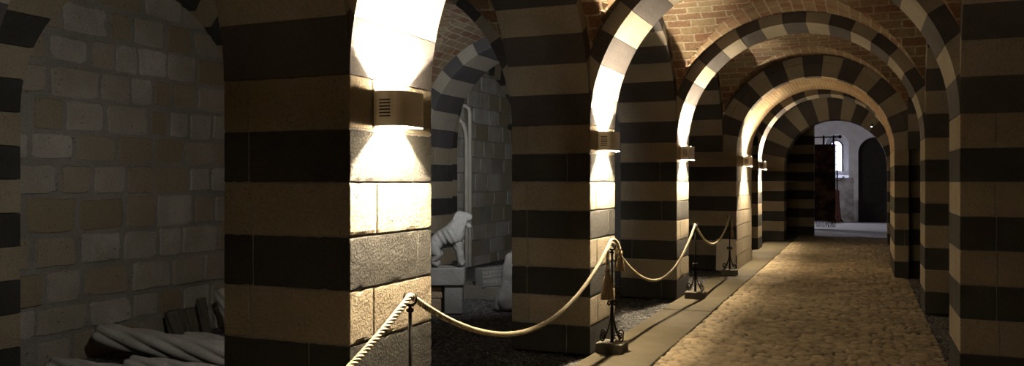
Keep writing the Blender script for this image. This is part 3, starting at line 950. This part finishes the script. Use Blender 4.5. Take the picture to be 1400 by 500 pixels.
for v in lion.data.vertices:      # carved ribs and weathering
    c = v.co
    if -.22 < c.x < .05 and .22 < c.z < .46:
        v.co += v.normal * .007*math.sin((c.x*0.9 + c.z*.55)*95)
    v.co += v.normal * .006*noise.noise(c*22)
lion.matrix_world = Matrix.Translation(Vector((-4.66, 9.06, PLZ - .002)) + RV*.03) @ Matrix.Rotation(yaw, 4, 'Z')
tag(lion, 'weathered pale stone lion with open jaws standing on the capital', 'lion statue')
# brown blocks stacked behind the pier
for k, (z0, z1, lb) in enumerate(((0.0, .16, 'brown tufa block under another beside the lion plinth'), (.162, .315, 'brown tufa block on top of another beside the lion plinth'))):
    mb = MB(); M = Matrix.Translation((-4.86 + .01*k, 8.99, 0)) @ Matrix.Rotation(yaw + .06*k, 4, 'Z')
    mb.box(-.28, .105, -.08, .1, z0 - (.02 if k == 0 else 0), z1, 0, .5, M)
    tag(mb.build('stone_block', BROWNSTONE, bevel=.012), lb, 'block', 'brown blocks by the lion plinth')
# carved slab on the step
mb = MB()
M = Matrix.Translation((-4.70, 10.47, .152)) @ Matrix.Rotation(yaw + .62, 4, 'Z') @ Matrix.Rotation(-.04, 4, 'Y')
mb.box(-.24, .27, -.09, .10, 0, .255, 0, .3, M)
for rrow, z in enumerate((.06, .19)):
    for k in range(9):
        x = -.21 + k*.054
        q = [Vector((x + .021*math.cos(t), -.09, z + .03*math.sin(t))) for t in [2*PI*j/10 for j in range(10)]]
        mb.prism([M @ p_ for p_ in q], [M @ (Vector((x, -.104, z)) + (p_ - Vector((x, -.09, z)))*.55) for p_ in q], 0, .6)
for z in (.012, .118, .132, .235): mb.box(-.24, .27, -.102, -.088, z, z + .012, 0, .2, M)
tag(mb.build('carved_slab', MARBLE, bevel=.003), 'carved stone slab with ornament bands propped right of the lion plinth', 'slab')
# eroded statue fragment by the second pillar
FV = [(0, 0, .10), (0, 0, .26), (.05, .0, .38), (.04, 0, .58), (.06, 0, .74), (.07, 0, .86)]
FE = [(0, 1), (1, 2), (2, 3), (3, 4), (4, 5)]
FR = [.19, .175, .13, .135, .11, .08]
FV += [(-.10, -.02, .30), (-.13, -.05, .12)]; FE += [(1, 6), (6, 7)]; FR += [.07, .06]
frag = skin_body('statue_fragment', FV, FE, FR, MARBLE, 3)
for v in frag.data.vertices: v.co += v.normal*.02*noise.noise(v.co*9)
frag.matrix_world = Matrix.Translation((-4.06, 9.46, -.02)) @ Matrix.Rotation(.4, 4, 'Z')
zmin = min((frag.matrix_world @ v.co).z for v in frag.data.vertices); frag.location.z -= zmin + .02
tag(frag, 'eroded lump of a stone statue half hidden by the second pillar', 'statue fragment')
# pipes on the aisle wall
XW = XF - .1
mb = MB()
mb.tube([(XW - .05, 12.62, 2.87), (XW + .06, 12.62, 2.87), (XW + .10, 12.66, 2.83), (XW + .105, 12.68, 2.76), (XW + .105, 12.68, .14)], .034, 12)
tag(mb.build('wall_pipe', CABLE, smooth=True), 'tall pale pipe running up the aisle wall, reaching higher than its neighbour', 'pipe', 'pipes on the aisle wall')
mb = MB()
mb.tube([(XW - .05, 12.36, 2.62), (XW + .06, 12.37, 2.62), (XW + .1, 12.42, 2.57), (XW + .105, 12.5, 2.46), (XW + .105, 12.55, 2.3), (XW + .105, 12.56, .14)], .034, 12)
tag(mb.build('wall_pipe', CABLE, smooth=True), 'pale pipe curving out of the aisle wall, the shorter of the pair', 'pipe', 'pipes on the aisle wall')

# ------------------------------------------------------------------ far room
YB = 34.7
# back wall with arched window niche and dark door
mb = MB()
arch_hole_wall(mb, -4.5, -0.28, 4.6, -0.89, 0.44, 2.98, YB, YB + .5, 'y', 0, zb=1.72)
mb.add([(-4.5, YB, 0), (-.28, YB, 0), (-.28, YB, 1.72), (-4.5, YB, 1.72)], [(0, 1, 2, 3)], 1, .5)
mb.add([(-1.33, YB, 1.72), (-.45, YB, 1.72), (-.45, YB + .5, 1.85), (-1.33, YB + .5, 1.85)], [(0, 1, 2, 3)], 0, .5)
arch_hole_wall(mb, -0.28, 2.6, 4.6, 0.48, 0.60, 2.68, YB, YB + .5, 'y', 0)
struct(mb.build('wall_back', [PLASTER, STAINED]))
mb = MB(); seg = 16
pts = [(-.70, 1.98), (-.70, 2.95)] + [(-.93 + .23*math.cos(PI*k/seg), 2.95 + .23*math.sin(PI*k/seg)) for k in range(1, seg)] + [(-1.16, 2.95), (-1.16, 1.98)]
mb.prism([(a, YB + .40, b) for a, b in pts], [(a, YB + .42, b) for a, b in pts], 0, .5)
win = struct(mb.build('window_1', SKYGLASS))
mb = MB()
mb.tube([(a, YB + .395, b) for a, b in pts], .022, 6, closed=True)
for z in (2.25, 2.5, 2.75, 3.0): mb.tube([(-1.16, YB + .395, z), (-.70, YB + .395, z)], .009, 5)
mb.tube([(-.93, YB + .395, 1.98), (-.93, YB + .395, 3.17)], .009, 5)
mb.build('window_frame', BLACK, win)
mb = MB(); arch_hole_wall(mb, -1.36, -.42, 3.5, -.93, .235, 2.95, YB + .41, YB + .5, 'y', 0, zb=1.97)
mb.add([(-1.4, YB + .45, 1.7), (-.4, YB + .45, 1.7), (-.4, YB + .45, 1.98), (-1.4, YB + .45, 1.98)], [(0, 1, 2, 3)], 0, .5)
struct(mb.build('wall_niche', PLASTER))
mb = MB()
pts = [(-.10, 0), (-.10, 2.7)] + [(.48 - .58*math.cos(PI*k/16), 2.68 + .58*math.sin(PI*k/16)) for k in range(1, 16)] + [(1.06, 2.7), (1.06, 0)]
mb.prism([(a, YB + .12, b) for a, b in pts], [(a, YB + .18, b) for a, b in pts], 0, .5)
for x in (.15, .45, .75): mb.box(x - .006, x + .006, YB + .112, YB + .125, 0.02, 3.1, 0, .5)
struct(mb.build('door_1', WOODDARK))
slab('wall_room_left', -4.8, -4.5, 25.95, YB + .5, 0, 4.8, PLASTER)
slab('wall_room_right', 2.6, 2.9, 25.95, YB + .5, 0, 4.8, PLASTER)
slab('floor_room', -4.8, 2.9, 25.6, YB + .6, -.3, -.03, PLASTER)
slab('wall_room_front', .75, 2.9, 25.7, 25.95, 0, 4.8, PLASTER)
groin('ceiling_room_vault', -4.5, 2.6, 27.0, YB, z0=1.1, ex=.1, mat=PLASTER, n=40)
slab('ceiling_room', -4.8, 2.9, 25.95, 27.0, 4.3, 4.4, PLASTER)
# ribs of the room vault
mb = MB(); xc, yc = -.95, (27 + YB)/2; Ra, Rb = 3.55 + .1, (YB-27)/2 + .1
for sx in (-1, 1):
    pth = []
    for k in range(41):
        s = -1 + 2*k/40
        x = xc + sx*s*3.55; y = yc + s*(YB-27)/2*.999
        z = 1.1 + max(math.sqrt(max(Ra*Ra-(x-xc)**2, 0)), math.sqrt(max(Rb*Rb-(y-yc)**2, 0)))
        pth.append((x, y, z - .03))
    mb.tube(pth, .09, 8)
struct(mb.build('trim_1', PLASTER, smooth=True))

# banner on a rod
YBN = 29.5
t = thing('banner', 'dark woven banner with tab loops and fringe hanging from a rod', 'banner', (0, 0, 0))
mb = MB(); nx, nz = 24, 20
x0, x1, z0, z1 = -2.15, -0.80, .26, 2.82
vs = []
for side in (0, .012):
    for i in range(nx+1):
        for j in range(nz+1):
            x = x0 + (x1-x0)*i/nx; z = z0 + (z1-z0)*j/nz
            vs.append((x, YBN + side + .025*math.sin(x*9)*(1 - .4*j/nz), z))
o_ = (nx+1)*(nz+1); fs = []
for i in range(nx):
    for j in range(nz):
        a = i*(nz+1)+j; f = (a, a+nz+1, a+nz+2, a+1); fs.append(f); fs.append(tuple(q+o_ for q in f)[::-1])
for i in range(nx):
    a = i*(nz+1); fs.append((a, a+o_, a+nz+1+o_, a+nz+1)); b = a+nz; fs.append((b, b+nz+1, b+nz+1+o_, b+o_))
for j in range(nz):
    fs.append((j, j+1, j+1+o_, j+o_)); a = nx*(nz+1)+j; fs.append((a, a+o_, a+1+o_, a+1))
mb.add(vs, fs, 0, .5); mb.build('cloth', BANNER, t, smooth=True)
for k in range(5):
    mb = MB(); x = -.86 - k*.31
    mb.tube([(x, YBN + .006, 2.80), (x, YBN - .03, 2.95), (x, YBN - .028, 3.05), (x, YBN + .006, 3.09), (x, YBN + .038, 3.05), (x, YBN + .03, 2.95), (x, YBN + .008, 2.80)], .03, 6)
    mb.build('tab_loop', BANNER, t)
mb = MB(); mb.tube([(-2.3, YBN + .005, 3.06), (-.70, YBN + .005, 3.06)], .022, 10)
mb.build('rod', WOODDARK, t, smooth=True)
mb = MB(); mb.lathe([(.008, -.06), (.04, -.045), (.055, 0), (.04, .045), (.008, .06)], 14, (-.66, YBN + .005, 3.06)); mb.build('finial', WOODDARK, t, smooth=True)
mb = MB(); rnd = random.Random(4)
for k in range(48):
    x = x0 + .012 + (x1-x0-.024)*k/47
    mb.tube([(x, YBN + .006, .27), (x + rnd.uniform(-.01, .01), YBN + .006, .17), (x + rnd.uniform(-.015, .015), YBN + .006 + rnd.uniform(-.02, .02), .05)], .009, 4)
mb.build('fringe', BANNER, t)
mb = MB()
mb.tube([(-2.25, YBN + .1, 0), (-2.25, YBN + .1, 3.2)], .03, 10); mb.tube([(-2.25, YBN + .1, 3.06), (-2.25, YBN, 3.06)], .02, 8)
mb.lathe([(.2, 0), (.2, .03), (.05, .06)], 16, (-2.25, YBN + .1, 0)); mb.build('stand', WOODDARK, t)

# iron candle stand with a red drape, before the window
t = thing('candle_stand', 'thin black iron stand with red drape below the bright window', 'stand', (-0.86, 33.9, 0))
mb = MB(); mb.tube([(0, 0, .02), (0, 0, 2.0)], .028, 8)
for z in (.5, 1.1, 1.62): mb.lathe([(.02, z-.03), (.06, z), (.02, z+.03)], 10)
mb.build('stem', IRON, t, smooth=True)
mb = MB()
for k in range(3):
    a = k*2*PI/3 + .3
    mb.tube([(0, 0, .3), (.1*math.cos(a), .1*math.sin(a), .16), (.24*math.cos(a), .24*math.sin(a), .02)], .024, 7)
mb.build('tripod', IRON, t)
mb = MB(); mb.tube([(-.22, 0, 1.72), (-.12, 0, 1.62), (.12, 0, 1.62), (.22, 0, 1.72)], .016, 7)
for x in (-.22, .22): mb.lathe([(.01, 0), (.05, .02), (.05, .035)], 10, (x, 0, 1.72))
mb.build('arms', IRON, t)
mb = MB()
mb.lathe([(.24, .02), (.2, .3), (.17, .62), (.15, .95), (.16, 1.2), (.08, 1.28)], 40, (-.09, .05, 0), wob=lambda a, z: 1 + .12*math.sin(a*9 + z*2))
mb.build('drape', RED, t, smooth=True)

# ------------------------------------------------------------------ window daylight and added room fill
def area(name, loc, aim, sx, sy, energy, color):
    L = bpy.data.lights.new(name, 'AREA'); L.shape = 'RECTANGLE'; L.size = sx; L.size_y = sy
    L.energy = energy; L.color = color
    o = bpy.data.objects.new(name, L); COL.objects.link(o); o.location = loc
    o.rotation_euler = (Vector(aim) - Vector(loc)).to_track_quat('-Z', 'Y').to_euler()
    return o
area('window_daylight', (-.93, YB + .36, 2.55), (-.9, 30, .6), .42, 1.0, 40, (.62, .68, 1.0))
area('room_fill_light', (-4.4, 31.5, 2.6), (-1, 31, 1.0), .8, 1.4, 130, (.93, .88, .96))  # unseen fill added to brighten the far room, no window in that wall
0 and area('aisle_window_daylight', (-4.9, -3.8, 2.2), (-5.4, 6, 1.4), 1.0, 1.6, 14, (.9, .93, 1.0))

w = bpy.data.worlds.new('dark'); scene.world = w; w.use_nodes = True
w.node_tree.nodes['Background'].inputs[0].default_value = (.6, .65, .8, 1)
w.node_tree.nodes['Background'].inputs[1].default_value = 0.0

# ------------------------------------------------------------------ camera and view
cam = bpy.data.cameras.new('camera'); co = bpy.data.objects.new('camera', cam); COL.objects.link(co)
co.location = (0, 0, 1.6); co.rotation_euler = (PI/2, 0, math.radians(22.9288))
cam.sensor_width = 36; cam.lens = 1130*36/1400; cam.shift_y = -3/1400
cam.clip_start = 0.05; cam.clip_end = 200
scene.camera = co
vs_ = scene.view_settings
vs_.view_transform = 'Standard'; vs_.look = 'None'; vs_.gamma = 1; vs_.use_curve_mapping = False
vs_.exposure = 0.0
scene.cycles.use_denoising = True
scene.cycles.max_bounces = 8; scene.cycles.diffuse_bounces = 5
